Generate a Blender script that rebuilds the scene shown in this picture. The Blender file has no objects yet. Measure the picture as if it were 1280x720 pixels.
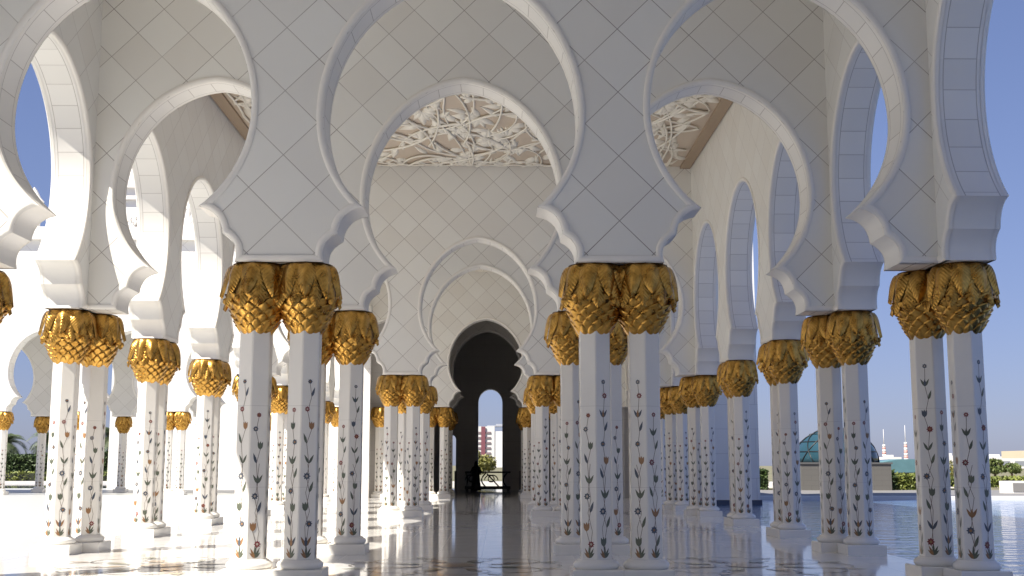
import bpy, bmesh, math, random
from math import sin, cos, pi, sqrt, radians, atan2
from mathutils import Vector, Matrix
from mathutils.geometry import tessellate_polygon

scene = bpy.context.scene
COL = scene.collection
rnd = random.Random(7)

# ------------------------------------------------------------------ constants
H_CAM = 1.45
ROW1, STEP = 15.475, 4.859
def row(k): return ROW1 + (k - 1) * STEP
INNER, PAIR = 2.183, 0.636
Z_CAP, Z_IMP, Z_CEIL = 3.12, 4.02, 10.24
WALL_X = 6.60            # centre line of the long outer walls
T = 0.64                 # wall thickness
AZ, EL = radians(38), radians(49)

# ------------------------------------------------------------------ materials
def mat(name):
    m = bpy.data.materials.new(name); m.use_nodes = True
    nt = m.node_tree
    return m, nt, nt.nodes['Principled BSDF']

def N(nt, t, **kw):
    n = nt.nodes.new(t)
    for k, v in kw.items(): setattr(n, k, v)
    return n

def math_node(nt, op, a, b=None, c=None):
    n = nt.nodes.new('ShaderNodeMath'); n.operation = op
    for i, v in enumerate((a, b, c)):
        if v is None: continue
        if isinstance(v, (int, float)): n.inputs[i].default_value = v
        else: nt.links.new(v, n.inputs[i])
    return n.outputs[0]

def mix_col(nt, fac, a, b):
    n = nt.nodes.new('ShaderNodeMix'); n.data_type = 'RGBA'
    for s, v in ((n.inputs[0], fac), (n.inputs[6], a), (n.inputs[7], b)):
        if isinstance(v, (int, float)): s.default_value = v
        elif isinstance(v, tuple): s.default_value = (*v, 1) if len(v) == 3 else v
        else: nt.links.new(v, s)
    return n.outputs[2]

def plain(name, col, rough=.5, metal=0.0, spec=None, noise=0.0, nscale=8.0, bump=0.0):
    m, nt, b = mat(name)
    b.inputs['Roughness'].default_value = rough
    b.inputs['Metallic'].default_value = metal
    if spec is not None: b.inputs['Specular IOR Level'].default_value = spec
    if noise or bump:
        tc = N(nt, 'ShaderNodeTexCoord'); nz = N(nt, 'ShaderNodeTexNoise')
        nz.inputs['Scale'].default_value = nscale; nz.inputs['Detail'].default_value = 5
        nt.links.new(tc.outputs['Object'], nz.inputs['Vector'])
        lo = tuple(max(0, c * (1 - noise)) for c in col); hi = tuple(min(1, c * (1 + noise)) for c in col)
        nt.links.new(mix_col(nt, nz.outputs['Fac'], lo, hi), b.inputs['Base Color'])
        if bump:
            bp = N(nt, 'ShaderNodeBump'); bp.inputs['Strength'].default_value = bump
            bp.inputs['Distance'].default_value = .02
            nt.links.new(nz.outputs['Fac'], bp.inputs['Height']); nt.links.new(bp.outputs['Normal'], b.inputs['Normal'])
    else:
        b.inputs['Base Color'].default_value = (*col, 1)
    return m

MARBLE = (.835, .818, .785)
def lattice_mat(name, axis, hw, hh, u0, v0, base=MARBLE, line=(.30, .27, .25), lw=.0085, contrast=1.0, rough=.42):
    """diagonal stone tiles: joints where (u+v)/2 or (u-v)/2 pass a whole number"""
    m, nt, b = mat(name)
    tc = N(nt, 'ShaderNodeTexCoord'); sp = N(nt, 'ShaderNodeSeparateXYZ')
    nt.links.new(tc.outputs['Object'], sp.inputs[0])
    src = sp.outputs[0] if axis == 'X' else sp.outputs[1]
    u = math_node(nt, 'DIVIDE', math_node(nt, 'SUBTRACT', src, u0), hw)
    v = math_node(nt, 'DIVIDE', math_node(nt, 'SUBTRACT', sp.outputs[2], v0), hh)
    p = math_node(nt, 'MULTIPLY', math_node(nt, 'ADD', u, v), .5)
    q = math_node(nt, 'MULTIPLY', math_node(nt, 'SUBTRACT', u, v), .5)
    def dist(x):
        f = math_node(nt, 'FRACT', x)
        return math_node(nt, 'MINIMUM', f, math_node(nt, 'SUBTRACT', 1.0, f))
    d = math_node(nt, 'MINIMUM', dist(p), dist(q))
    l = math_node(nt, 'LESS_THAN', d, lw)
    jn = N(nt, 'ShaderNodeTexNoise'); jn.inputs['Scale'].default_value = .9
    nt.links.new(tc.outputs['Object'], jn.inputs['Vector'])
    l = math_node(nt, 'MULTIPLY', l, math_node(nt, 'MULTIPLY', math_node(nt, 'MULTIPLY_ADD', jn.outputs['Fac'], 1.3, .15), contrast))
    cb = N(nt, 'ShaderNodeCombineXYZ')
    nt.links.new(math_node(nt, 'FLOOR', p), cb.inputs[0]); nt.links.new(math_node(nt, 'FLOOR', q), cb.inputs[1])
    wn = N(nt, 'ShaderNodeTexWhiteNoise', noise_dimensions='3D'); nt.links.new(cb.outputs[0], wn.inputs['Vector'])
    nz = N(nt, 'ShaderNodeTexNoise'); nz.inputs['Scale'].default_value = 1.3; nz.inputs['Detail'].default_value = 6
    nt.links.new(tc.outputs['Object'], nz.inputs['Vector'])
    fac = math_node(nt, 'ADD', math_node(nt, 'MULTIPLY', wn.outputs['Value'], .6), math_node(nt, 'MULTIPLY', nz.outputs['Fac'], .5))
    tone = mix_col(nt, fac, tuple(c * k for c, k in zip(base, (.90, .895, .885))), tuple(min(.84, c * 1.035) for c in base))
    nt.links.new(mix_col(nt, l, tone, line), b.inputs['Base Color'])
    b.inputs['Roughness'].default_value = rough
    bp = N(nt, 'ShaderNodeBump'); bp.inputs['Strength'].default_value = .35; bp.inputs['Distance'].default_value = .01
    nt.links.new(math_node(nt, 'SUBTRACT', 1.0, l), bp.inputs['Height']); nt.links.new(bp.outputs['Normal'], b.inputs['Normal'])
    return m

def uv_joint_mat(name, du, edge=None, base=MARBLE, line=(.33, .30, .28), lw=.011):
    """arch lining: a joint every du metres of u, and one near each edge of v"""
    m, nt, b = mat(name)
    uv = N(nt, 'ShaderNodeUVMap'); sp = N(nt, 'ShaderNodeSeparateXYZ'); nt.links.new(uv.outputs[0], sp.inputs[0])
    x = math_node(nt, 'DIVIDE', sp.outputs[0], du)
    f = math_node(nt, 'FRACT', x)
    d = math_node(nt, 'MULTIPLY', math_node(nt, 'MINIMUM', f, math_node(nt, 'SUBTRACT', 1.0, f)), du)
    l = math_node(nt, 'LESS_THAN', d, lw * .5)
    if edge:
        e = math_node(nt, 'ABSOLUTE', sp.outputs[1])
        l = math_node(nt, 'MULTIPLY', l, math_node(nt, 'LESS_THAN', e, edge))
        g = math_node(nt, 'LESS_THAN', math_node(nt, 'ABSOLUTE', math_node(nt, 'SUBTRACT', e, edge)), lw * .6)
        l = math_node(nt, 'MAXIMUM', l, g)
    wn = N(nt, 'ShaderNodeTexWhiteNoise', noise_dimensions='1D'); nt.links.new(math_node(nt, 'FLOOR', x), wn.inputs['W'])
    tone = mix_col(nt, wn.outputs['Value'], tuple(c * .93 for c in base), base)
    nt.links.new(mix_col(nt, math_node(nt, 'MULTIPLY', l, .7), tone, line), b.inputs['Base Color'])
    b.inputs['Roughness'].default_value = .42
    return m

def block_mat(name, axis, bw, bh, base=MARBLE, line=(.40, .38, .36), lw=.012):
    """ashlar blocks in running bond on a vertical face"""
    m, nt, b = mat(name)
    tc = N(nt, 'ShaderNodeTexCoord'); sp = N(nt, 'ShaderNodeSeparateXYZ'); nt.links.new(tc.outputs['Object'], sp.inputs[0])
    src = {'X': sp.outputs[0], 'Y': sp.outputs[1]}.get(axis)
    if src is None: src = math_node(nt, 'ADD', sp.outputs[0], sp.outputs[1])
    v = math_node(nt, 'DIVIDE', sp.outputs[2], bh); r = math_node(nt, 'FLOOR', v)
    off = math_node(nt, 'MULTIPLY', math_node(nt, 'MODULO', r, 2.0), .5)
    u = math_node(nt, 'ADD', math_node(nt, 'DIVIDE', src, bw), off)
    def dist(x, s):
        f = math_node(nt, 'FRACT', x)
        return math_node(nt, 'MULTIPLY', math_node(nt, 'MINIMUM', f, math_node(nt, 'SUBTRACT', 1.0, f)), s)
    l = math_node(nt, 'LESS_THAN', math_node(nt, 'MINIMUM', dist(u, bw), dist(v, bh)), lw * .5)
    nz = N(nt, 'ShaderNodeTexNoise'); nz.inputs['Scale'].default_value = 1.1; nz.inputs['Detail'].default_value = 5
    nt.links.new(tc.outputs['Object'], nz.inputs['Vector'])
    tone = mix_col(nt, nz.outputs['Fac'], tuple(c * .9 for c in base), base)
    nt.links.new(mix_col(nt, math_node(nt, 'MULTIPLY', l, .7), tone, line), b.inputs['Base Color'])
    b.inputs['Roughness'].default_value = .5
    return m

M = {}
M['wall_x'] = lattice_mat('marble_diagonal_tiles', 'X', .435, .43, 2.183 + .435, 4.565 + .43)
M['wall_y'] = lattice_mat('marble_diagonal_tiles_long', 'Y', .4859, .43, ROW1 + .4859, 4.565 + .43, contrast=.55)
M['rim'] = plain('marble_rim', (.835, .81, .765), .35, noise=.03, nscale=3)
M['soffit'] = uv_joint_mat('marble_arch_lining', .40, .215)
M['shaft'] = None
M['gold'] = None
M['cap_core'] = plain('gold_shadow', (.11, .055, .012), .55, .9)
M['plinth'] = plain('marble_plinth', (.82, .80, .755), .16, noise=.04, nscale=2.5)
M['stem'] = plain('inlay_stem', (.15, .095, .07), .3)
M['leaf'] = plain('inlay_leaf', (.11, .125, .09), .3, noise=.45, nscale=9)
M['red'] = plain('inlay_red', (.20, .035, .035), .3, noise=.4, nscale=14)
M['slate'] = plain('inlay_slate', (.075, .09, .12), .3, noise=.35, nscale=14)
M['amber'] = plain('inlay_amber', (.30, .16, .07), .3, noise=.35, nscale=11)
M['pearl'] = plain('inlay_pearl', (.52, .45, .38), .2)

def shaft_mat():
    m, nt, b = mat('marble_shaft')
    tc = N(nt, 'ShaderNodeTexCoord'); sp = N(nt, 'ShaderNodeSeparateXYZ'); nt.links.new(tc.outputs['Object'], sp.inputs[0])
    f = math_node(nt, 'FRACT', math_node(nt, 'DIVIDE', math_node(nt, 'SUBTRACT', sp.outputs[2], 1.17), 1.02))
    l = math_node(nt, 'LESS_THAN', f, .006)
    nz = N(nt, 'ShaderNodeTexNoise'); nz.inputs['Scale'].default_value = 2.2; nz.inputs['Detail'].default_value = 7
    nt.links.new(tc.outputs['Object'], nz.inputs['Vector'])
    tone = mix_col(nt, nz.outputs['Fac'], (.78, .755, .71), (.85, .825, .775))
    nt.links.new(mix_col(nt, math_node(nt, 'MULTIPLY', l, .35), tone, (.35, .33, .31)), b.inputs['Base Color'])
    b.inputs['Roughness'].default_value = .22
    return m
M['shaft'] = shaft_mat()

def gold_mat():
    m, nt, b = mat('gilded_palm_leaf')
    uv = N(nt, 'ShaderNodeUVMap'); sp = N(nt, 'ShaderNodeSeparateXYZ'); nt.links.new(uv.outputs[0], sp.inputs[0])
    a = math_node(nt, 'ABSOLUTE', sp.outputs[0])
    w = math_node(nt, 'SINE', math_node(nt, 'MULTIPLY', math_node(nt, 'ADD', math_node(nt, 'MULTIPLY', sp.outputs[1], 1.0), math_node(nt, 'MULTIPLY', a, -.9)), 130.0))
    tc = N(nt, 'ShaderNodeTexCoord'); nz = N(nt, 'ShaderNodeTexNoise'); nz.inputs['Scale'].default_value = 9; nz.inputs['Detail'].default_value = 6
    nt.links.new(tc.outputs['Object'], nz.inputs['Vector'])
    nt.links.new(mix_col(nt, math_node(nt, 'MULTIPLY_ADD', math_node(nt, 'SUBTRACT', nz.outputs['Fac'], .5), 2.0, .5), (.28, .13, .02), (.80, .47, .115)), b.inputs['Base Color'])
    b.inputs['Metallic'].default_value = .92; 
    nt.links.new(math_node(nt, 'MULTIPLY_ADD', nz.outputs['Fac'], .26, .17), b.inputs['Roughness'])
    bp = N(nt, 'ShaderNodeBump'); bp.inputs['Strength'].default_value = .38; bp.inputs['Distance'].default_value = .006
    h = math_node(nt, 'ADD', w, math_node(nt, 'MULTIPLY', nz.outputs['Fac'], .3))
    nt.links.new(h, bp.inputs['Height']); nt.links.new(bp.outputs['Normal'], b.inputs['Normal'])
    return m
M['gold'] = gold_mat()

def floor_mat():
    m, nt, b = mat('polished_white_marble_floor')
    tc = N(nt, 'ShaderNodeTexCoord'); sp = N(nt, 'ShaderNodeSeparateXYZ'); nt.links.new(tc.outputs['Object'], sp.inputs[0])
    def dist(x, s):
        f = math_node(nt, 'FRACT', math_node(nt, 'DIVIDE', x, s))
        return math_node(nt, 'MULTIPLY', math_node(nt, 'MINIMUM', f, math_node(nt, 'SUBTRACT', 1.0, f)), s)
    dx = dist(math_node(nt, 'SUBTRACT', sp.outputs[0], .36), .73)
    dy = dist(math_node(nt, 'SUBTRACT', sp.outputs[1], .3), STEP / 4)
    l = math_node(nt, 'MAXIMUM', math_node(nt, 'LESS_THAN', dx, .004), math_node(nt, 'LESS_THAN', dy, .004))
    n1 = N(nt, 'ShaderNodeTexNoise'); n1.inputs['Scale'].default_value = .55; n1.inputs['Detail'].default_value = 9; n1.inputs['Roughness'].default_value = .62; n1.inputs['Distortion'].default_value = 1.4
    nt.links.new(tc.outputs['Object'], n1.inputs['Vector'])
    vein = math_node(nt, 'SUBTRACT', 1.0, math_node(nt, 'MULTIPLY', math_node(nt, 'ABSOLUTE', math_node(nt, 'SUBTRACT', n1.outputs['Fac'], .5)), 9.0))
    vein = math_node(nt, 'MAXIMUM', vein, 0.0)
    tone = mix_col(nt, math_node(nt, 'MULTIPLY', vein, .30), (.82, .81, .785), (.66, .655, .64))
    cb = N(nt, 'ShaderNodeCombineXYZ')
    nt.links.new(math_node(nt, 'FLOOR', math_node(nt, 'DIVIDE', math_node(nt, 'SUBTRACT', sp.outputs[0], .36), .73)), cb.inputs[0])
    nt.links.new(math_node(nt, 'FLOOR', math_node(nt, 'DIVIDE', math_node(nt, 'SUBTRACT', sp.outputs[1], .3), STEP / 4)), cb.inputs[1])
    wn = N(nt, 'ShaderNodeTexWhiteNoise', noise_dimensions='3D'); nt.links.new(cb.outputs[0], wn.inputs['Vector'])
    tone = mix_col(nt, math_node(nt, 'MULTIPLY', wn.outputs['Value'], .22), tone, (.72, .715, .695))
    nt.links.new(mix_col(nt, math_node(nt, 'MULTIPLY', l, .6), tone, (.22, .21, .20)), b.inputs['Base Color'])
    b.inputs['Roughness'].default_value = .07; b.inputs['Specular IOR Level'].default_value = .24
    n2 = N(nt, 'ShaderNodeTexNoise'); n2.inputs['Scale'].default_value = 1.7; n2.inputs['Detail'].default_value = 3
    nt.links.new(tc.outputs['Object'], n2.inputs['Vector'])
    nt.links.new(math_node(nt, 'MULTIPLY_ADD', n2.outputs['Fac'], .07, .035), b.inputs['Roughness'])
    bp = N(nt, 'ShaderNodeBump'); bp.inputs['Strength'].default_value = .012; bp.inputs['Distance'].default_value = .02
    nt.links.new(n2.outputs['Fac'], bp.inputs['Height']); nt.links.new(bp.outputs['Normal'], b.inputs['Normal'])
    return m
M['floor'] = floor_mat()

def water_mat(name='pool_water', bump=.22):
    m, nt, b = mat(name)
    b.inputs['Base Color'].default_value = (.11, .20, .38, 1) if bump > .1 else (.015, .03, .08, 1)
    b.inputs['Roughness'].default_value = .04; b.inputs['IOR'].default_value = 1.33
    tc = N(nt, 'ShaderNodeTexCoord'); mp = N(nt, 'ShaderNodeMapping'); mp.inputs['Scale'].default_value = (1.0, 1.6, 1)
    nt.links.new(tc.outputs['Object'], mp.inputs['Vector'])
    nz = N(nt, 'ShaderNodeTexNoise'); nz.inputs['Scale'].default_value = 1.3; nz.inputs['Detail'].default_value = 4; nz.inputs['Distortion'].default_value = .6
    nt.links.new(mp.outputs[0], nz.inputs['Vector'])
    bp = N(nt, 'ShaderNodeBump'); bp.inputs['Strength'].default_value = bump; bp.inputs['Distance'].default_value = .16
    nt.links.new(nz.outputs['Fac'], bp.inputs['Height']); nt.links.new(bp.outputs['Normal'], b.inputs['Normal'])
    return m
M['water'] = water_mat(); M['still_water'] = water_mat('still_pool_water', .003)
M['ceiling'] = plain('ceiling_plaster', (.74, .71, .67), .6, noise=.04, nscale=1)
M['panel'] = plain('relief_ground', (.56, .47, .38), .7, noise=.06, nscale=2)
M['frame'] = plain('relief_frame', (.36, .27, .19), .6, noise=.05, nscale=2)
M['relief'] = plain('relief_vines', (.80, .76, .68), .5, noise=.04, nscale=4)
M['inlay_grey'] = plain('floor_inlay_grey', (.36, .34, .32), .09)
M['inlay_tan'] = plain('floor_inlay_tan', (.58, .47, .36), .09, noise=.25, nscale=3)
M['inlay_green'] = plain('floor_inlay_green', (.42, .43, .34), .09, noise=.25, nscale=3)
M['dark_wall'] = block_mat('darker_hall_blocks', 'XY', 1.4, .7, base=(.52, .50, .48), line=(.3, .29, .28))  # hall blocks in a darker base colour than the arcade marble
M['shaded_x'] = lattice_mat('shade_darkened_tiles', 'X', .435, .43, 2.618, 4.995, base=(.42, .40, .38), line=(.2, .19, .18))  # arcade marble tiles with the hall's shade put into the base colour
M['block'] = block_mat('marble_blocks', 'XY', 1.8, .95)
M['facade'] = lattice_mat('facade_diagonal_tiles', 'X', .435, .43, 2.618, 4.995, base=(.72, .705, .68), contrast=.8)
M['black'] = plain('black_iron', (.012, .012, .013), .4)
M['cloth'] = plain('black_cloth', (.010, .010, .011), .85, noise=.2, nscale=6, bump=.3)
M['skin'] = plain('skin', (.40, .24, .17), .55)

# ------------------------------------------------------------------ mesh helper
class MB:
    def __init__(self): self.v = []; self.f = []; self.mi = []; self.uv = {}; self.sm = []
    def vert(self, p): self.v.append(tuple(p)); return len(self.v) - 1
    def face(self, idx, mi=0, uv=None, smooth=False):
        self.f.append(tuple(idx)); self.mi.append(mi); self.sm.append(smooth)
        if uv: self.uv[len(self.f) - 1] = uv
    def quad(self, pts, mi=0, uv=None, smooth=False):
        self.face([self.vert(p) for p in pts], mi, uv, smooth)
    def box(self, lo, hi, mi=0, rot=0.0, ctr=None):
        (x0, y0, z0), (x1, y1, z1) = lo, hi
        P = [(x0, y0, z0), (x1, y0, z0), (x1, y1, z0), (x0, y1, z0), (x0, y0, z1), (x1, y0, z1), (x1, y1, z1), (x0, y1, z1)]
        if rot:
            cx, cy = ctr or ((x0 + x1) / 2, (y0 + y1) / 2)
            P = [(cx + (x - cx) * cos(rot) - (y - cy) * sin(rot), cy + (x - cx) * sin(rot) + (y - cy) * cos(rot), z) for x, y, z in P]
        i = len(self.v); self.v += P
        for q in ((0, 3, 2, 1), (4, 5, 6, 7), (0, 1, 5, 4), (1, 2, 6, 5), (2, 3, 7, 6), (3, 0, 4, 7)): self.face([i + k for k in q], mi)
    def lathe(self, prof, n=24, c=(0, 0, 0), mi=0, smooth=True, cap=True, a0=0.0):
        rings = []
        for r, z in prof:
            rings.append([self.vert((c[0] + r * cos(a0 + 2 * pi * k / n), c[1] + r * sin(a0 + 2 * pi * k / n), c[2] + z)) for k in range(n)])
        for A, B in zip(rings, rings[1:]):
            for k in range(n): self.face((A[k], A[(k + 1) % n], B[(k + 1) % n], B[k]), mi, None, smooth)
        if cap:
            self.face(list(reversed(rings[0])), mi); self.face(rings[-1], mi)
    def tube(self, pts, rad, n=6, mi=0, flat=1.0, cap=True):
        pts = [Vector(p) for p in pts]; rings = []
        for i, p in enumerate(pts):
            d = (pts[min(i + 1, len(pts) - 1)] - pts[max(i - 1, 0)])
            d = d.normalized() if d.length > 1e-9 else Vector((0, 0, 1))
            up = Vector((0, 0, 1)) if abs(d.z) < .95 else Vector((1, 0, 0))
            s = d.cross(up).normalized(); t = s.cross(d).normalized()
            r = rad[i] if isinstance(rad, (list, tuple)) else rad
            rings.append([self.vert(p + s * (r * cos(2 * pi * k / n)) + t * (r * flat * sin(2 * pi * k / n))) for k in range(n)])
        for A, B in zip(rings, rings[1:]):
            for k in range(n): self.face((A[k], A[(k + 1) % n], B[(k + 1) % n], B[k]), mi, None, True)
        if cap: self.face(list(reversed(rings[0])), mi); self.face(rings[-1], mi)
    def mesh(self, name, mats, recalc=True):
        me = bpy.data.meshes.new(name); me.from_pydata(self.v, [], self.f); 
        for m in (mats if isinstance(mats, (list, tuple)) else [mats]): me.materials.append(m)
        me.polygons.foreach_set('material_index', self.mi)
        me.polygons.foreach_set('use_smooth', self.sm)
        if self.uv:
            ul = me.uv_layers.new(name='UVMap')
            for fi, uv in self.uv.items():
                for li, c in zip(me.polygons[fi].loop_indices, uv): ul.data[li].uv = c
        me.update()
        if recalc:
            bm = bmesh.new(); bm.from_mesh(me); bmesh.ops.recalc_face_normals(bm, faces=bm.faces); bm.to_mesh(me); bm.free()
        return me
    def build(self, name, mats, parent=None, recalc=True, loc=None):
        o = bpy.data.objects.new(name, self.mesh(name, mats, recalc)); COL.objects.link(o)
        if parent: o.parent = parent
        if loc: o.location = loc
        return o

def tag(o, label=None, cat=None, group=None, kind=None):
    if label: o['label'] = label
    if cat: o['category'] = cat
    if group: o['group'] = group
    if kind: o['kind'] = kind
    return o
def empty(name, loc=(0, 0, 0), rz=0.0):
    o = bpy.data.objects.new(name, None); COL.objects.link(o)
    o.location = loc; o.rotation_euler = (0, 0, rz); o.empty_display_size = .3
    return o
def copy_tree(o, parent=None):
    c = o.copy(); COL.objects.link(c)
    if parent: c.parent = parent
    for ch in o.children: copy_tree(ch, c)
    return c

# ------------------------------------------------------------------ arch walls
def lobe(p, q, sag, n=7):
    """arc from p to q bulging to the wall side (left of the travel direction)"""
    p, q = Vector(p), Vector(q); d = q - p; L = d.length
    nrm = Vector((-d.y, d.x)).normalized()
    return [tuple(p + d * t + nrm * (4 * sag * t * (1 - t))) for t in [k / n for k in range(n + 1)]]

def half_profile(hb, R, zt=8.0):
    """right half of an opening, bottom to apex, x measured from the bay's centre"""
    a, c2, c1 = hb - .565, hb - .735, hb - 1.06
    p = [(a, Z_IMP)]
    def seg(A, B, sag):
        A, B = Vector(A), Vector(B); d = B - A
        nr = Vector((d.y, -d.x)).normalized()          # to the right = into the wall
        return [tuple(A + d * t + nr * (4 * sag * t * (1 - t))) for t in [k / 7 for k in range(1, 8)]]
    p += seg((a, Z_IMP), (c2, 4.39), .085)
    p += seg((c2, 4.39), (c1, 4.74), .095)
    z0 = 4.74 + sqrt(R * R - c1 * c1)
    a0 = math.asin((4.74 - z0) / R)
    n = 14
    p += [(R * cos(a0 * (1 - k / n)), z0 + R * sin(a0 * (1 - k / n))) for k in range(1, n + 1)]
    Hh = zt - z0; c = (Hh * Hh - R * R) / (2 * R); n = 18
    for k in range(1, n + 1):
        t = k / n; th = t * pi / 2
        ex, ez = R * cos(th), Hh * sin(th)
        am = math.asin(min(1, Hh / (R + c))); px, pz = -c + (R + c) * cos(am * t), (R + c) * sin(am * t)
        p.append((.5 * ex + .5 * px, z0 + .5 * ez + .5 * pz))
    p[-1] = (0.0, zt)
    return p

def opening(c, hb, R, zt=8.0):
    h = half_profile(hb, R, zt)
    left = [(c - x, z) for x, z in h]; right = [(c + x, z) for x, z in reversed(h)][1:]
    return left + right

def arch_wall(name, label, spans, u0, u1, ztop, axis, pos, mface, cat='arch wall', group=None, mould_mat=None, soff_mat=None, zt=8.0):
    root = empty(name, (0, 0, 0)); tag(root, label, cat, group)
    mould_mat = mould_mat or M['rim']; soff_mat = soff_mat or M['soffit']
    def P(u, w, z): return (u, pos + w, z) if axis == 'X' else (pos + w, u, z)
    opens = [opening(c, hb, R, zt) for c, hb, R in spans]
    B = [(u0, Z_IMP)]
    for o in opens: B += o
    B.append((u1, Z_IMP))
    outline = B + [(u1, ztop), (u0, ztop)]
    tri = tessellate_polygon([[Vector((u, z, 0)) for u, z in outline]])
    mb = MB()
    for w in (-T / 2, T / 2):
        idx = [mb.vert(P(u, w, z)) for u, z in outline]
        for t in tri: mb.face([idx[k] for k in t])
    ends = [(B[0], opens[0][0])] + [(opens[i][-1], opens[i + 1][0]) for i in range(len(opens) - 1)] + [(opens[-1][-1], B[-1])]
    ends += [((u1, Z_IMP), (u1, ztop)), ((u1, ztop), (u0, ztop)), ((u0, ztop), (u0, Z_IMP))]
    for a, b in ends:
        mb.quad([P(a[0], -T / 2, a[1]), P(b[0], -T / 2, b[1]), P(b[0], T / 2, b[1]), P(a[0], T / 2, a[1])])
    mb.build('wall_face', mface, root)
    # arch linings
    for o in opens:
        sb = MB(); s = 0; prev = None
        ws = [-T / 2 + .05, T / 2 - .05]
        for (a, b) in zip(o, o[1:]):
            L = sqrt((a[0] - b[0]) ** 2 + (a[1] - b[1]) ** 2)
            sb.quad([P(a[0], ws[0], a[1]), P(b[0], ws[0], b[1]), P(b[0], ws[1], b[1]), P(a[0], ws[1], a[1])],
                    uv=[(s, ws[0]), (s + L, ws[0]), (s + L, ws[1]), (s, ws[1])] if min(a[1], b[1]) >= 4.735 else [(.2, 0)] * 4, smooth=True)
            if min(a[1], b[1]) >= 4.735: s += L
            elif s == 0: s = .2
        ob = sb.build('arch_lining', soff_mat, root, recalc=False)
        bm = bmesh.new(); bm.from_mesh(ob.data); bmesh.ops.remove_doubles(bm, verts=bm.verts, dist=1e-5)
        for e in bm.edges:
            if len(e.link_faces) == 2 and e.calc_face_angle(0) > radians(35): e.smooth = False
        bm.to_mesh(ob.data); bm.free()
    # rounded rim along the whole lower edge, both sides
    prof = [(0, .060), (0, .012), (.008, -.008), (.024, -.022), (.048, -.027), (.076, -.025), (.090, -.014), (.094, .012)]
    n = len(B); nor = []
    for i in range(n):
        def nn(a, b):
            dx, dz = b[0] - a[0], b[1] - a[1]; L = sqrt(dx * dx + dz * dz) or 1
            return (-dz / L, dx / L)
        n1 = nn(B[i - 1], B[i]) if i else nn(B[0], B[1])
        n2 = nn(B[i], B[i + 1]) if i < n - 1 else n1
        m = Vector((n1[0] + n2[0], n1[1] + n2[1])); m = m.normalized() if m.length > 1e-6 else Vector(n1)
        k = 1 / max(.42, m.x * n1[0] + m.y * n1[1]); nor.append((m.x * k, m.y * k))
    rb = MB()
    for sgn in (-1, 1):
        rings = []
        for (u, z), (nu, nz) in zip(B, nor):
            rings.append([rb.vert(P(u + nu * d, sgn * (T / 2 - e), z + nz * d)) for d, e in prof])
        for A, C in zip(rings, rings[1:]):
            for k in range(len(prof) - 1): rb.face((A[k], A[k + 1], C[k + 1], C[k]), 0, None, True)
    ob = rb.build('arch_moulding', mould_mat, root)
    bm = bmesh.new(); bm.from_mesh(ob.data)
    for e in bm.edges:
        if len(e.link_faces) == 2 and e.calc_face_angle(0) > radians(38): e.smooth = False
    bm.to_mesh(ob.data); bm.free()
    return root

OC, OHB = 4.26, 2.077
TRANS = [(-OC, OHB, 1.66), (0, INNER, 1.66), (OC, OHB, 1.66)]
ordn = {1: 'nearest', 2: 'second', 5: 'third', 6: 'fourth', 9: 'fifth and last', 10: 'dark sixth'}
for k in (-3, 1, 2, 5, 6, 9, 10):
    lab = ('white marble wall with three horseshoe arches, %s wall across the arcade' % ordn[k]) if k > 0 else 'white marble wall with three horseshoe arches, standing behind the viewer'
    if k == 10:
        arch_wall('arch_wall', 'shaded marble wall with horseshoe arches inside the dark end hall', TRANS, -6.30, 6.30, Z_CEIL + .1, 'X', row(k), M['shaded_x'],
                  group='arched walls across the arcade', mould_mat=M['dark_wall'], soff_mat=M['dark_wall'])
    else:
        arch_wall('arch_wall', lab, TRANS, -6.30, 6.30, Z_CEIL + .1, 'X', row(k), M['wall_x'], group='arched walls across the arcade')

for sx, word in ((-1, 'left'), (1, 'right')):
    spans = [((row(k) + row(k + 1)) / 2, STEP / 2, 1.93) for k in range(-5, 9)]
    w = arch_wall('arcade_wall', 'long white marble arcade wall with tall horseshoe arches on the %s side' % word, spans, row(-5) - .6, row(9) + .5, 13.0, 'Y', sx * WALL_X, M['wall_y'], group='long side walls of the arcade', zt=8.03)

# ceiling slab and coffered relief
def structure(o): return tag(o, kind='structure')
cb = MB(); cb.box((-6.9, row(-5) - .6, Z_CEIL), (6.9, 71.2, Z_CEIL + .5)); structure(cb.build('ceiling', M['ceiling']))

def leaf_pts(L, W, n=5):
    up = [(L * k / n, W * sin(pi * (k / n) ** .8) * (1 - .25 * k / n)) for k in range(n + 1)]
    return up + [(x, -y) for x, y in reversed(up[1:-1])]

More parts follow.
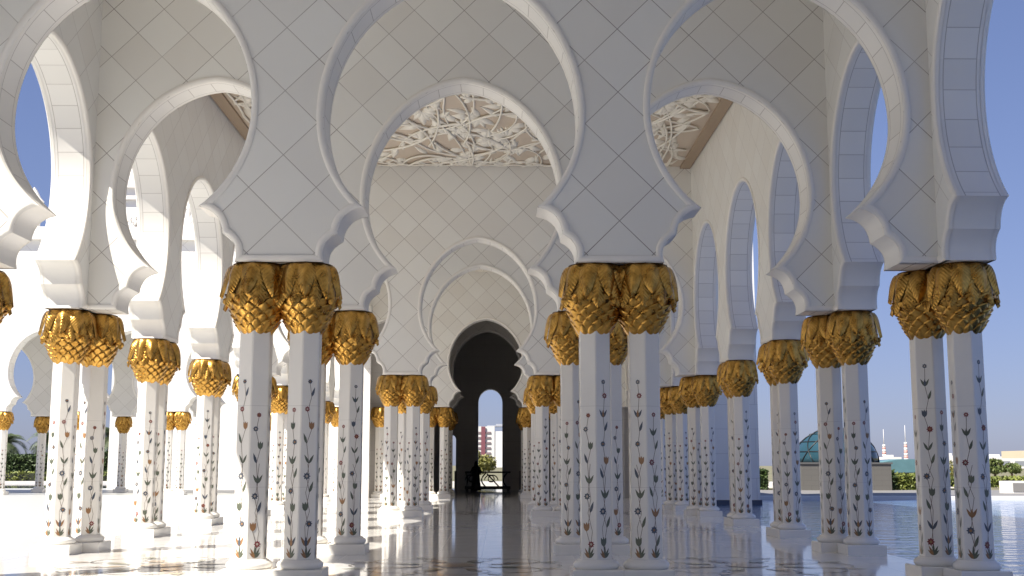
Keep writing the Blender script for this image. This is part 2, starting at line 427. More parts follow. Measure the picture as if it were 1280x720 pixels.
def relief_panel(y0, y1, label):
    hx = 5.95
    root = empty('ceiling_panel', (0, (y0 + y1) / 2, Z_CEIL)); tag(root, label, 'ceiling panel', 'carved ceiling panels')
    hy = (y1 - y0) / 2; SY = 2.1
    f = MB()
    f.box((-hx - .3, -hy, -.12), (-hx, hy, -.002)); f.box((hx, -hy, -.12), (hx + .3, hy, -.002))
    f.build('panel_frame', M['frame'], root)
    g = MB(); g.box((-hx, -hy, -.05), (hx, hy, -.002)); g.build('panel_ground', M['panel'], root)
    r = random.Random(3); vb = MB()
    zb = -.05
    def blade(px, py, ang, L, W, lift=.07):
        P = leaf_pts(L, W); ca, sa = cos(ang), sin(ang)
        bend = r.uniform(-.9, .9)
        ring = []
        for x, y in P:
            yy = y + bend * x * x / L * .35
            ring.append((px + x * ca - yy * sa, (py + x * sa + yy * ca) ))
        nP = len(P) // 2
        mid = vb.vert((px + L * .5 * ca - bend * L * .25 * .35 * sa, py + L * .5 * sa + bend * L * .25 * .35 * ca, zb - lift))
        ids = [vb.vert((x, y, zb - .012)) for x, y in ring]
        base = [vb.vert((x, y, zb + .004)) for x, y in ring]
        for i in range(len(ids)):
            j = (i + 1) % len(ids)
            vb.face((ids[i], ids[j], mid), 0, None, True); vb.face((base[i], base[j], ids[j], ids[i]))
    nv = 0
    HY = hy; hy = HY / SY
    for i in range(84):
        x, y = r.uniform(-hx + .2, hx - .2), r.uniform(-hy + .2, hy - .2); a = r.uniform(0, 2 * pi); cv = r.choice((-1, 1)) * r.uniform(.18, .55); fl = r.randint(9, 22)
        pts = []; L = r.randint(24, 52)
        for k in range(L):
            if abs(x) > hx - .12: a = pi - a; x = math.copysign(hx - .13, x)
            if abs(y) > hy - .12: a = -a; y = math.copysign(hy - .13, y)
            pts.append((x, y, zb - .035 - .02 * sin(k * .3)))
            if k == fl: cv = -cv * 1.2
            a += cv * .15 * (1 + k / 30.0); x += .15 * cos(a); y += .15 * sin(a)
            if k % 5 == 3 and abs(x) < hx - .35 and abs(y) < hy - .35:
                blade(x, y, a + r.choice((-1, 1)) * r.uniform(.5, 1.2), r.uniform(.32, .66), r.uniform(.09, .15))
        if len(pts) < 5: continue
        n = len(pts)
        vb.tube(pts, [.031 * (1 - .4 * k / n) for k in range(n)], 6, 0, 1.2)
        ex, ey, _ = pts[-1]
        if abs(ex) < hx - .5 and abs(ey) < hy - .5:
            for q in range(7): blade(ex, ey, a + (q - 3) * .45, .48, .10, .065)
    for sy_ in (-1, 1):        # a closed border of small leaves along both walls
        yb = sy_ * (hy - .07); x = -hx + .15
        vb.tube([(-hx + .1 + .12 * k, yb - sy_ * .03 * (1 + sin(k * .9)), zb - .03) for k in range(int((2 * hx - .2) / .12))], .022, 6)
        while x < hx - .3:
            blade(x, yb - sy_ * .05, r.uniform(-.7, .7) + (0 if r.random() < .5 else pi), r.uniform(.22, .40), r.uniform(.035, .06), .05); x += .13
            if r.random() < .35: blade(x, yb - sy_ * .10, -sy_ * pi / 2 + r.uniform(-.8, .8), r.uniform(.25, .45), r.uniform(.05, .09), .05)
    vb.v = [(x, y * SY, z) for x, y, z in vb.v]
    vb.build('vine_relief', M['relief'], root)
    return root
relief_panel(row(2) + T / 2 + .045, row(5) - T / 2 - .045, 'carved white vine and flower relief on a tan ceiling panel above the wide middle bay')
relief_panel(row(6) + T / 2 + .045, row(9) - T / 2 - .045, 'carved white vine relief ceiling panel over the far bay, glimpsed under the fourth wall')

# ------------------------------------------------------------------ columns
RC = .222; AP = RC * cos(pi / 6)
def hexring(r, z): return [(r * cos(pi / 2 + k * pi / 3), r * sin(pi / 2 + k * pi / 3), z) for k in range(6)]
def shaft_mesh():
    mb = MB(); ch = .012
    rings = []
    for z in (.27, Z_CAP + .06):
        pts = []
        for k in range(6):
            a = pi / 2 + k * pi / 3; c = Vector((RC * cos(a), RC * sin(a), z))
            for s in (-1, 1):
                t = Vector((RC * cos(a + s * pi / 3), RC * sin(a + s * pi / 3), z)); d = (t - c).normalized()
                pts.append(c + d * ch)
        rings.append([mb.vert(p) for p in pts])
    A, B = rings; n = 12
    for k in range(n): mb.face((A[k], A[(k + 1) % n], B[(k + 1) % n], B[k]))
    return mb.mesh('shaft', M['shaft'])

def inlay_mesh():
    r = random.Random(21); mb = MB()
    mats = [M[k] for k in ('stem', 'leaf', 'red', 'slate', 'amber', 'pearl')]
    for fi in range(6):
        na = fi * pi / 3; nx, ny = cos(na), sin(na); tx, ty = -ny, nx
        off = [AP + .0022]
        def put(poly, mi, lift=0.0):
            d = off[0] + lift
            mb.face([mb.vert((nx * d + tx * a, ny * d + ty * a, z)) for a, z in poly], mi)
        def leaf(a, z, ang, L, W, mi, lift=0.0):
            P = leaf_pts(L, W, 4); c, s = cos(ang), sin(ang)
            put([(a + x * c - y * s, z + x * s + y * c) for x, y in P], mi, lift)
        def stem(pts, w=.0031):
            for (a, z), (b, y) in zip(pts, pts[1:]):
                dx, dz = b - a, y - z; L = sqrt(dx * dx + dz * dz) or 1; px, pz = -dz / L * w, dx / L * w
                put([(a - px, z - pz), (a + px, z + pz), (b + px, y + pz), (b - px, y - pz)], 0)
        def flower(a, z, R, mi):
            n = 8; P = []
            for k in range(2 * n):
                q = R * (1.0 if k % 2 == 0 else .66); P.append((a + q * cos(pi * k / n), z + q * sin(pi * k / n)))
            put(P, mi, .0006)
            put([(a + R * .34 * cos(2 * pi * k / 8), z + R * .34 * sin(2 * pi * k / 8)) for k in range(8)], 5 if r.random() < .7 else 4, .0012)
        def bud(a, z, s, mi):
            for dd in (-.5, 0, .5): leaf(a + dd * .01, z, pi / 2 + dd * .75, s, s * .23, mi, .0004 + .0002 * dd)
        top = (2.42, 2.02, 2.30, 1.90, 2.55, 2.10)[fi]
        # tuft
        for ang, L, mi in ((.0, .17, 1), (.45, .14, 4), (-.45, .14, 1), (.8, .10, 4), (-.8, .10, 1)):
            leaf(0, .30, pi / 2 + ang, L, .017, mi, .0003 + .0002 * abs(ang))
        z = .44; side = 1 if fi % 2 else -1; a0 = 0.0
        pts = [(0, .34)]
        seq = ['leafpair', 'flower', 'bud', 'leaf', 'flower', 'leafpair', 'leaf', 'bud', 'flower', 'leaf', 'leafpair', 'flower', 'bud', 'leaf']
        q = fi
        while z < top:
            fade = 1.12 - .25 * (z / top)
            wob = side * r.uniform(.012, .036) * fade
            kind = seq[q % len(seq)]; q += 1
            if kind == 'leafpair':
                x = wob * .3; pts.append((x, z)); mi = r.choice((1, 1, 3, 1, 3, 4))
                leaf(x, z, pi / 2 + .50, .135 * fade, .020 * fade, mi); leaf(x, z, pi / 2 - .50, .135 * fade, .020 * fade, mi, .0002)
                if r.random() < .6: leaf(x, z, pi / 2, .115 * fade, .022 * fade, r.choice((1, 3, 4)), .0004)
                z += .25
            elif kind == 'flower':
                pts.append((wob, z)); R = r.uniform(.042, .052) * fade
                flower(wob * 1.2, z + .03, R, r.choice((2, 3, 2, 3, 3))); z += .185
            elif kind == 'bud':
                pts.append((wob, z)); bud(wob, z, .115 * fade, r.choice((1, 1, 3, 4, 1))); z += .23
            else:
                pts.append((wob, z)); leaf(wob, z, pi / 2 - side * .32, .15 * fade, .022 * fade, r.choice((1, 1, 3)), .0002); z += .175
            side = -side
        pts.append((0, z)); flower(0, z + .02, .034, 2 if fi % 2 else 3)
        stem(pts)
        # second, thinner stem for the lower third
        p2 = [(0.0, .34)] + [(-a * 1.15 + .004, zz) for a, zz in pts[2:7]]
        stem(p2, .0028)
    return mb.mesh('inlay', mats, recalc=False)

def base_mesh():
    mb = MB()
    prof = [(.235, .155), (.262, .160), (.285, .180), (.293, .205), (.288, .228), (.268, .250), (.245, .262), (.236, .280), (.20, .282)]
    mb.lathe(prof, 32); return mb.mesh('base', M['plinth'])
def plinth_mesh():
    mb = MB(); h = .317; b = .012
    rings = []
    for d, z in ((0, -.02), (0, .152), (b, .164)):
        rings.append([mb.vert((x * (h - d), y * (h - d), z)) for x, y in ((-1, -1), (1, -1), (1, 1), (-1, 1))])
    for A, B in zip(rings, rings[1:]):
        for k in range(4): mb.face((A[k], A[(k + 1) % 4], B[(k + 1) % 4], B[k]))
    mb.face(rings[-1]); mb.face(list(reversed(rings[0])))
    return mb.mesh('plinth', M['plinth'])

def capital_mesh():
    r = random.Random(5); mb = MB()
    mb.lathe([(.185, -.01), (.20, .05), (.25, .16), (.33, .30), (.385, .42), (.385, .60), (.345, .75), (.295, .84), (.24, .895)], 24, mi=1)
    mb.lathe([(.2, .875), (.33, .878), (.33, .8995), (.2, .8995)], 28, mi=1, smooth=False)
    def path_at(path, s):
        x = s * (len(path) - 1); i = min(int(x), len(path) - 2); t = x - i
        # catmull-rom
        p0, p1, p2, p3 = path[max(i - 1, 0)], path[i], path[i + 1], path[min(i + 2, len(path) - 1)]
        return tuple(.5 * (2 * b + (c - a) * t + (2 * a - 5 * b + 4 * c - d) * t * t + (3 * b - a - 3 * c + d) * t ** 3) for a, b, c, d in zip(p0, p1, p2, p3))
    def frond(phi, path, W, ns=9, na=6, crown=.035, tip=.12, twist=0.0):
        rows = []; L = .55
        for i in range(ns + 1):
            s = i / ns; rr, zz = path_at(path, s)
            w = W * (.70 + .30 * sin(pi * min(1, s * 2.0) * .5)) * (1 if s < .45 else max(.0, 1 - ((s - .45) / .55) ** 2.0))
            w = max(w, .004)
            ringv = []
            for j in range(na + 1):
                a = -1 + 2 * j / na
                lift = crown * (1 - a * a) + .010 * (1 if j == na // 2 else 0)
                jag = (.004 * r.uniform(-1, 1)) if abs(a) > .9 else 0
                q = rr + lift; ang = phi + twist * s + a * w / max(rr, .1)
                ringv.append((mb.vert((q * cos(ang), q * sin(ang), zz + jag - .03 * abs(a) * s)), (a * w, s * L)))
            rows.append(ringv)
        for A, B in zip(rows, rows[1:]):
            for j in range(na):
                mb.face((A[j][0], A[j + 1][0], B[j + 1][0], B[j][0]), 0, [A[j][1], A[j + 1][1], B[j + 1][1], B[j][1]], True)
    nF = 9
    nL = 10
    for k in range(nL):      # hanging lower layer, seen between the upper leaves
        ph = 2 * pi * (k + .5) / nL + r.uniform(-.03, .03)
        frond(ph, [(.28, .86), (.335, .75), (.372, .60), (.392, .46), (.408 + r.uniform(-.008, .016), .345 + r.uniform(-.02, .02))], .125, crown=.026, twist=r.uniform(-.06, .06))
    for k in range(nL):      # upper layer, long drooping leaves
        ph = 2 * pi * k / nL + r.uniform(-.03, .03)
        frond(ph, [(.245, .898), (.330, .872), (.382, .77), (.408, .63), (.424 + r.uniform(-.010, .022), .475 + r.uniform(-.05, .035))], .128, crown=.034, twist=r.uniform(-.09, .05))
    # scales of the trunk below
    def scale(phi, z, rr, w, h, drop):
        na, nb = 6, 5; G = []
        for i in range(nb + 1):
            t = i / nb; b = -.5 + 1.12 * t
            wid = .56 * (sin(pi * (.16 + .80 * t)) ** .75 if t < 1 else .10)
            R_ = []
            for j in range(na + 1):
                a = -1 + 2 * j / na
                bul = .034 * (1 - abs(a) ** 2.4) * (.25 + .75 * t) + .020 * t - .012
                ang = phi + a * wid * w / rr + .10 * (t - .5); q = rr + drop * b + bul
                R_.append((mb.vert((q * cos(ang), q * sin(ang), z + b * h)), (a * wid * w, b * h)))
            G.append(R_)
        for A, B in zip(G, G[1:]):
            for j in range(na): mb.face((A[j][0], A[j + 1][0], B[j + 1][0], B[j][0]), 0, [(0, 0)] * 4, True)
        T_ = G[-1]; m = mb.vert(((rr + drop * .6 - .03) * cos(phi), (rr + drop * .6 - .03) * sin(phi), z + .58 * h))
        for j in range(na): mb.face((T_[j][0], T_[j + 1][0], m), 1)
    for k in range(10):      # round fruit peeping out under the leaf tips
        ph = 2 * pi * (k + .35) / 10; c0 = (.418 * cos(ph), .418 * sin(ph), .405 + .02 * (k % 2))
        mb.lathe([(.012, -.045), (.034, -.025), (.040, 0), (.032, .026), (.012, .042)], 8, c0)
    nR = 7; nS = 11
    for j in range(nR):
        t = j / (nR - 1); z = .035 + .395 * t; rr = .212 + (.372 - .212) * (t ** .85)
        w = 2 * pi * rr / nS * 1.02
        for k in range(nS):
            scale(2 * pi * (k + .5 * (j % 2)) / nS, z, rr, w, .125, .05 * (1 if t < .9 else .4))
    return mb.mesh('capital', [M['gold'], M['cap_core']], recalc=False)

ME = dict(shaft=shaft_mesh(), inlay=inlay_mesh(), base=base_mesh(), plinth=plinth_mesh(), capital=capital_mesh())
def make_column():
    root = empty('column')
    def part(n, p, z=0):
        o = bpy.data.objects.new(n, ME[n]); COL.objects.link(o); o.parent = p; o.location = (0, 0, z); return o
    part('plinth', root); part('base', root); s = part('shaft', root); part('inlay', s); part('capital', root, Z_CAP)
    return root
PROTO = make_column(); used = [False]; turn = [0]
def column(x, y, label, group, dz=0.0):
    if not used[0]: o = PROTO; used[0] = True
    else: o = copy_tree(PROTO)
    o.location = (x, y, dz); o.rotation_euler = (0, 0, 0)
    turn[0] += 1
    for ch in o.children:
        if ch.name.startswith('shaft'): ch.rotation_euler = (0, 0, (turn[0] * 5 % 6) * pi / 3)
        if ch.name.startswith('capital'): ch.rotation_euler = (0, 0, turn[0] * 1.7)
    tag(o, label, 'column', group)
    return o
RW = {1: 'nearest row', 2: 'second row', 3: 'third row', 4: 'fourth row', 5: 'fifth row', 6: 'sixth row', 7: 'seventh row', 8: 'eighth row', 9: 'ninth row', 10: 'dark hall'}
for k in (1, 2, 5, 6, 9, 10):
    for sx, side in ((-1, 'left'), (1, 'right')):
        for j, which in ((-1, 'inner'), (1, 'outer')):
            if k == 10 and j == 1: continue
            x = sx * (INNER + j * PAIR / 2)
            if k == 10: lab = 'shaded gold topped column just inside the dark hall, %s of its arch' % side
            else: lab = 'gold topped white column, %s one of the central aisle\'s %s pair in the %s' % (which, side, RW[k])
            column(x, row(k), lab, 'paired columns along the central aisle')
for sx, side in ((-1, 'left'), (1, 'right')):
    for k in range(1, 10):
        if sx > 0 and k > 7: continue
        diag = k in (1, 2, 5, 6, 9)
        spots = [(6.63, -.14, 'front'), (6.36, .498, 'rear')] if diag else [(6.60, -.318, 'front'), (6.60, .318, 'rear')]
        for x, dy, which in spots:
            column(sx * x, row(k) + dy, 'gold topped white column under the outer %s wall, %s one of its pair, %s' % (side, which, RW[k]), 'paired columns under the outer walls')

# ------------------------------------------------------------------ floor, pool, ground
fb = MB(); fb.box((-7.25, -40, -.30), (7.04, 76, 0)); structure(fb.build('floor', M['floor']))
M['terrace'] = block_mat('honed_marble_terrace', 'XY', 1.2, 500, base=(.68, .67, .655), line=(.33, .35, .34), lw=.012)
M['terrace'].node_tree.nodes['Principled BSDF'].inputs['Roughness'].default_value = .38
M['terrace'].node_tree.nodes['Principled BSDF'].inputs['Specular IOR Level'].default_value = .25
fb = MB(); fb.box((-90, -40, -.30), (-7.25, 76, -.004)); structure(fb.build('terrace', M['terrace']))
gb = MB(); gb.quad([(-2500, -400, -.55), (2500, -400, -.55), (2500, 4000, -.55), (-2500, 4000, -.55)])
def ground_mat():
    m, nt, b = mat('garden_ground')
    tc = N(nt, 'ShaderNodeTexCoord'); nz = N(nt, 'ShaderNodeTexNoise'); nz.inputs['Scale'].default_value = .05; nz.inputs['Detail'].default_value = 8
    nt.links.new(tc.outputs['Object'], nz.inputs['Vector'])
    nt.links.new(mix_col(nt, nz.outputs['Fac'], (.06, .085, .03), (.27, .23, .16)), b.inputs['Base Color']); b.inputs['Roughness'].default_value = .9
    return m
structure(gb.build('ground', ground_mat()))
wb = MB(); wb.quad([(7.04, -40, -.06), (120, -40, -.06), (120, 54.0, -.06), (7.04, 54.0, -.06)]); structure(wb.build('water', M['water']))
wb = MB(); wb.quad([(-90, 76, -.05), (-5, 76, -.05), (-5, 99, -.05), (-90, 99, -.05)]); structure(wb.build('water', M['still_water']))
M['kerb'] = plain('kerb_stone', (.72, .70, .67), .5, noise=.06, nscale=1)
M['paving'] = plain('grey_paving', (.21, .205, .20), .6, noise=.1, nscale=.7)
kb = MB(); kb.box((7.35, 54.0, -.4), (120, 54.7, .09)); kb.box((-90, 99, -.4), (-5, 100.2, .12)); structure(kb.build('kerb', M['kerb']))
pb = MB(); pb.box((7.35, 54.7, -.4), (120, 70, .04)); structure(pb.build('pavement', M['paving']))
pb = MB(); pb.box((-90, 100.2, -.4), (40, 104, .06)); structure(pb.build('path', M['kerb']))

# inlaid flower medallions in the floor, centre of each bay between wall 1 and wall 2
def ribbon(mb, pts, w, mi):
    n = len(pts)
    L = []
    for i in range(n):
        a = Vector(pts[max(i - 1, 0)]); b = Vector(pts[min(i + 1, n - 1)]); d = (b - a)
        d = d.normalized() if d.length else Vector((1, 0)); p = Vector(pts[i]); q = Vector((-d.y, d.x)) * w
        L.append((mb.vert((p.x - q.x, p.y - q.y, 0)), mb.vert((p.x + q.x, p.y + q.y, 0))))
    for A, B in zip(L, L[1:]): mb.face((A[0], A[1], B[1], B[0]), mi)
def medallion(x, y, z, lab):
    mb = MB()
    for k in range(8):
        a = 2 * pi * k / 8; cx, cy = 1.02 * cos(a), 1.02 * sin(a)
        ribbon(mb, [(cx + .52 * cos(t * 2 * pi / 28), cy + .52 * sin(t * 2 * pi / 28)) for t in range(29)], .022, 0)
    o = mb.build('floor_inlay', [M['inlay_grey']], None, loc=(x, y, z)); structure(o)
    mb = MB()
    for k in range(8):
        a = 2 * pi * (k + .5) / 8
        P = leaf_pts(.55, .13, 6); c, s = cos(a), sin(a)
        mb.face([mb.vert((c * (.5 + u) - s * v, s * (.5 + u) + c * v, 0)) for u, v in P], k % 2)
        P = leaf_pts(.36, .10, 6)
        mb.face([mb.vert((c * (1.35 + u) - s * v, s * (1.35 + u) + c * v, 0)) for u, v in P], (k + 1) % 2)
    mb.face([mb.vert((.32 * cos(2 * pi * t / 20), .32 * sin(2 * pi * t / 20), 0)) for t in range(20)], 0)
    o = mb.build('floor_inlay', [M['inlay_tan'], M['inlay_green']], None, loc=(x, y, z + .003)); structure(o)
for k in (1, 5):
    for x in (-OC, 0, OC): medallion(x, (row(k) + row(k + 1)) / 2, .004, '')

# ------------------------------------------------------------------ end hall
def slab(name, lo, hi, m, parent=None):
    mb = MB(); mb.box(lo, hi); return mb.build(name, m, parent)
hall = empty('hall', (0, row(9), 0)); tag(hall, 'dark hall closing the far end of the arcade with tall narrow arched openings', 'hall')
hy = -row(9)
def hs(name, lo, hi, m): return slab(name, (lo[0], lo[1] + hy, lo[2]), (hi[0], hi[1] + hy, hi[2]), m, hall)
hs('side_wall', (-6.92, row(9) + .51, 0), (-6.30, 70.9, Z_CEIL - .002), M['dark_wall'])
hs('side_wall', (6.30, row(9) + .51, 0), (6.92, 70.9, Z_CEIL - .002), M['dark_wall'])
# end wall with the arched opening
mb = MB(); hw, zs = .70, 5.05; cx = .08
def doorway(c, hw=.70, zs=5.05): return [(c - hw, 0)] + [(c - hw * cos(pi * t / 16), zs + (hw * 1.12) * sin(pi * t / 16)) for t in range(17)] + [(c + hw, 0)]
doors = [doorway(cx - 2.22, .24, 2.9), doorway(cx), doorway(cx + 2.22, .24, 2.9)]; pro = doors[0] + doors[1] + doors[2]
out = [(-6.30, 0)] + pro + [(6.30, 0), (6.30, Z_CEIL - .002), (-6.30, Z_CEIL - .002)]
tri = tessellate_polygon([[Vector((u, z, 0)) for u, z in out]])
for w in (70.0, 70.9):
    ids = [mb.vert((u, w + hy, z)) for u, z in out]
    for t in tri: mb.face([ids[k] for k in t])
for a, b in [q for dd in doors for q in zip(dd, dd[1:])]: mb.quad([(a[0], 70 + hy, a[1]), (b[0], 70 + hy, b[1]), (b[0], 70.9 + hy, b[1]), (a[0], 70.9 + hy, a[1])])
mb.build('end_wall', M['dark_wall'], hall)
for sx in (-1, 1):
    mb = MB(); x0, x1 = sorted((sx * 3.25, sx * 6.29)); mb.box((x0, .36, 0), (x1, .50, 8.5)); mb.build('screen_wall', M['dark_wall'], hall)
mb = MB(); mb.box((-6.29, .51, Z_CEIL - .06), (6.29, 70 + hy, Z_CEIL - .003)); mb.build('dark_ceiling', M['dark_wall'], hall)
mb = MB(); mb.box((-6.27, row(-4) - .4, 0), (6.27, row(-4), Z_CEIL - .004)); tag(mb.build('end_wall', M['block']), 'unseen white wall added behind the viewer to hold light off the nearest wall', 'wall')  # added out of view to dim the light on the nearest arch wall
mb = MB(); mb.box((-60, row(-4) - 5, 0), (-6.95, -1.0, 13.2)); tag(mb.build('added_light_block', M['block']), 'unseen white block added on the left behind the viewer to cut bounced light', 'building')  # added block, never in frame, stops bounce light from behind left
# pier on the left in the ninth row
mb = MB(); mb.box((-6.27, row(9) - .7, 0), (-5.15, row(9) - .34, 8.6)); tag(mb.build('pier', M['block']), 'white block stone pier beside the outer left columns at the far end', 'pier')
column(-4.75, row(9), 'shaded gold topped column standing alone beside the far left pier', 'paired columns along the central aisle')

# low wall and iron balustrade in front of the opening
rail = empty('balustrade', (0, 69.4, 0)); tag(rail, 'black scrolled iron balustrade before the narrow opening of the dark hall', 'balustrade')
p = MB()
p.box((-1.35, -.03, 1.0), (1.25, .03, 1.09)); p.box((-1.35, -.04, .08), (1.25, .04, .26)); p.build('rail', M['black'], rail)
p = MB()
for c0, r0 in ((-.95, .37), (.15, .37)):
    for sgn in (-1, 1):
        p.tube([(c0 + sgn * .02 + r0 * sgn * (1 - t / 22) * cos(t * .28), 0, .60 + r0 * (1 - t / 22) * sin(t * .28)) for t in range(20)], .035, 6)
p.tube([(-.1 + .7 * t / 10, 0, .97 - .75 * t / 10) for t in range(11)], .045, 6); p.tube([(1.05 - .22 * sin(pi * t / 10), 0, .2 + .8 * t / 10) for t in range(11)], .045, 6)
p.tube([(-.15 - .25 * sin(pi * t / 10), 0, .2 + .8 * t / 10) for t in range(11)], .045, 6); p.tube([(-1.3 + .10 * sin(pi * t / 10), 0, .2 + .8 * t / 10) for t in range(11)], .045, 6)
p.build('scrollwork', M['black'], rail)
for x in (-1.3, 1.05): p = MB(); p.box((x, -.06, 0), (x + .15, .06, .08)); p.build('foot', M['black'], rail)
for x in (-1.95, 1.75): p = MB(); p.box((x, -.05, 0), (x + .15, .10, 1.12)); p.build('rail_post', M['paving'], rail)

# person in black, seen from behind, left of the opening
def person(x, y):
    root = empty('person', (x, y, 0)); tag(root, 'person in a long black robe and head cover standing at the hall\'s iron balustrade', 'person')
    # one continuous body grown with a skin modifier
    V = [(0, 0, .86), (0, 0, 1.08), (0, 0, 1.30), (0, .0, 1.39), (0, .02, 1.46), (0, .03, 1.57),
         (-.17, 0, 1.31), (-.26, -.02, 1.08), (-.19, .17, .98), (-.13, .24, .98),
         (.17, 0, 1.31), (.25, -.02, 1.08), (.17, .18, 1.0), (.11, .25, 1.0),
         (-.09, 0, .82), (-.09, .01, .46), (-.09, -.02, .07), (-.09, .12, .03), (.09, 0, .82), (.09, .01, .46), (.09, -.02, .07), (.09, .12, .03)]
    E = [(0, 1), (1, 2), (2, 3), (3, 4), (4, 5), (2, 6), (6, 7), (7, 8), (8, 9), (2, 10), (10, 11), (11, 12), (12, 13), (0, 14), (14, 15), (15, 16), (16, 17), (0, 18), (18, 19), (19, 20), (20, 21)]
    Rr = [.13, .12, .13, .055, .06, .085, .06, .045, .035, .03, .06, .045, .035, .03, .09, .06, .04, .03, .09, .06, .04, .03]
    me = bpy.data.meshes.new('body'); me.from_pydata(V, E, []); ob = bpy.data.objects.new('body', me); COL.objects.link(ob)
    bpy.context.view_layer.objects.active = ob
    md = ob.modifiers.new('Skin', 'SKIN'); 
    for i, q in enumerate(Rr):
        sv = me.skin_vertices[0].data[i]; sv.radius = (q, q); sv.use_root = (i == 0)
    ob.modifiers.new('Sub', 'SUBSURF').levels = 1; ob.modifiers['Sub'].render_levels = 1
    dg = bpy.context.evaluated_depsgraph_get(); me2 = bpy.data.meshes.new_from_object(ob.evaluated_get(dg)); ob.modifiers.clear(); ob.data = me2
    me2.materials.clear(); me2.materials.append(M['skin']); ob.parent = root
    r = random.Random(2); rb = MB(); n = 28; rings = []
    for z, a, b in ((.02, .30, .27), (.3, .26, .23), (.6, .22, .19), (.86, .20, .165), (1.05, .18, .145), (1.2, .19, .145), (1.30, .20, .13), (1.37, .13, .10), (1.41, .08, .08)):
        rings.append([rb.vert((a * cos(2 * pi * k / n) * (1 + .05 * sin(5 * 2 * pi * k / n) * max(0, .9 - z)), b * sin(2 * pi * k / n) * (1 + .05 * cos(7 * 2 * pi * k / n) * max(0, .9 - z)), z)) for k in range(n)])
    for A, B in zip(rings, rings[1:]):
        for k in range(n): rb.face((A[k], A[(k + 1) % n], B[(k + 1) % n], B[k]), 0, None, True)
    for s in (-1, 1): rb.tube([(s * .16, 0, 1.31), (s * .27, -.02, 1.07), (s * .19, .16, .97)], [.085, .085, .075], 10)
    rb.build('robe', M['cloth'], root)
    hb_ = MB(); rings = []
    for z, a, b, dy in ((1.22, .215, .16, -.02), (1.34, .17, .14, -.01), (1.42, .12, .115, .0), (1.50, .108, .118, .01), (1.58, .105, .12, .015), (1.645, .08, .09, .015), (1.675, .03, .035, .01)):
        rings.append([hb_.vert((a * cos(2 * pi * k / 20), b * sin(2 * pi * k / 20) + dy, z)) for k in range(20)])
    for A, B in zip(rings, rings[1:]):
        for k in range(20): hb_.face((A[k], A[(k + 1) % 20], B[(k + 1) % 20], B[k]), 0, None, True)
    hb_.face(rings[-1]); hb_.build('head_cover', M['cloth'], root)
person(-.70, 68.9)

# ------------------------------------------------------------------ the wing on the left
WY = row(10) + .30
WX = [-6.60 - 4.36 * k for k in range(1, 7)]
spans = [((a + b) / 2, 2.18, 1.66) for a, b in zip(WX[1:], WX)][::-1]
wing = arch_wall('arcade_wing', 'sunlit white marble wing with horseshoe arches crossing the courtyard on the left', spans, WX[-1] - 8, WX[0] + 1.2, 13.2, 'X', WY, M['facade'], cat='building')
mb = MB(); mb.box((WX[-1] - 8, WY - .62, 12.55), (WX[0] + 1.2, WY - .322, 13.18)); mb.build('cornice', M['rim'], wing)
mb = MB(); mb.box((WX[-1] - 8, WY + .322, Z_CEIL), (WX[0] + 1.2, WY + 6.2, Z_CEIL + .4)); mb.build('roof', M['ceiling'], wing)
# rear wall of the wing
spans2 = [(c, 2.18, 1.66) for c, _, _ in spans]
arch_wall('arcade_wing_wall', 'rear arched wall of the left wing, seen in shade through its front arches', spans2, WX[-1] - 8, WX[0] + 1.2, Z_CEIL - .02, 'X', WY + 5.9, M['facade'], cat='arch wall')
mb = MB(); mb.box((WX[0] + 1.21, WY - .32, 0), (-6.95, WY + 6.2, 13.2)); tag(mb.build('corner_block', M['block']), 'plain white block where the left wing meets the long arcade', 'building')
# merlons: pointed leaf crests along the wing's parapet
def merlon_mesh(w, h):
    mb = MB(); P = []
    half = [(.30, 0), (.30, .22), (.42, .30), (.50, .44), (.36, .56), (.44, .66), (.24, .78), (.10, .92), (0, 1.0)]
    P = [(x * w, z * h) for x, z in half] + [(-x * w, z * h) for x, z in reversed(half[:-1])]
    tri = tessellate_polygon([[Vector((x, z, 0)) for x, z in P]])
    for y in (-.13, .13):
        ids = [mb.vert((x, y, z)) for x, z in P]
        for t in tri: mb.face([ids[k] for k in t])
    for a, b in zip(P, P[1:] + P[:1]): mb.quad([(a[0], -.13, a[1]), (b[0], -.13, b[1]), (b[0], .13, b[1]), (a[0], .13, a[1])])
    # raised carving: two mirrored scrolls and a bud
    for s in (-1, 1): mb.tube([(s * (.03 + .22 * w * sin(t * .5)), -.14, h * (.12 + .07 * t)) for t in range(9)], .03, 5)
    mb.tube([(0, -.14, .3 * h), (0, -.16, .5 * h), (0, -.14, .7 * h)], [.03, .08, .02], 6)
    return mb.mesh('merlon', M['rim'])
big, small = merlon_mesh(1.05, 2.1), merlon_mesh(.6, .85)
first = None
i = 0; x = WX[0] - .1
while x > -27:
    lb = i % 2 == 0
    o = bpy.data.objects.new('merlon', big if lb else small); COL.objects.link(o); o.location = (x, WY - .15, 13.18); o.parent = wing
    x -= .98; i += 1
# paired columns of the wing front and its rear wall
nm = ['first', 'second', 'third', 'fourth', 'fifth', 'sixth']
for i, wx in enumerate(WX[:5]):
    for j, which in ((-1, 'left'), (1, 'right')):
        column(wx + j * PAIR / 2, WY, 'small far gold topped column on the sunlit wing front, %s of the %s pair from the arcade' % (which, nm[i]), 'columns of the left wing')
    column(wx, WY + 5.9, 'small far gold topped column in shade behind the wing\'s %s pair from the arcade' % nm[i], 'columns of the left wing')

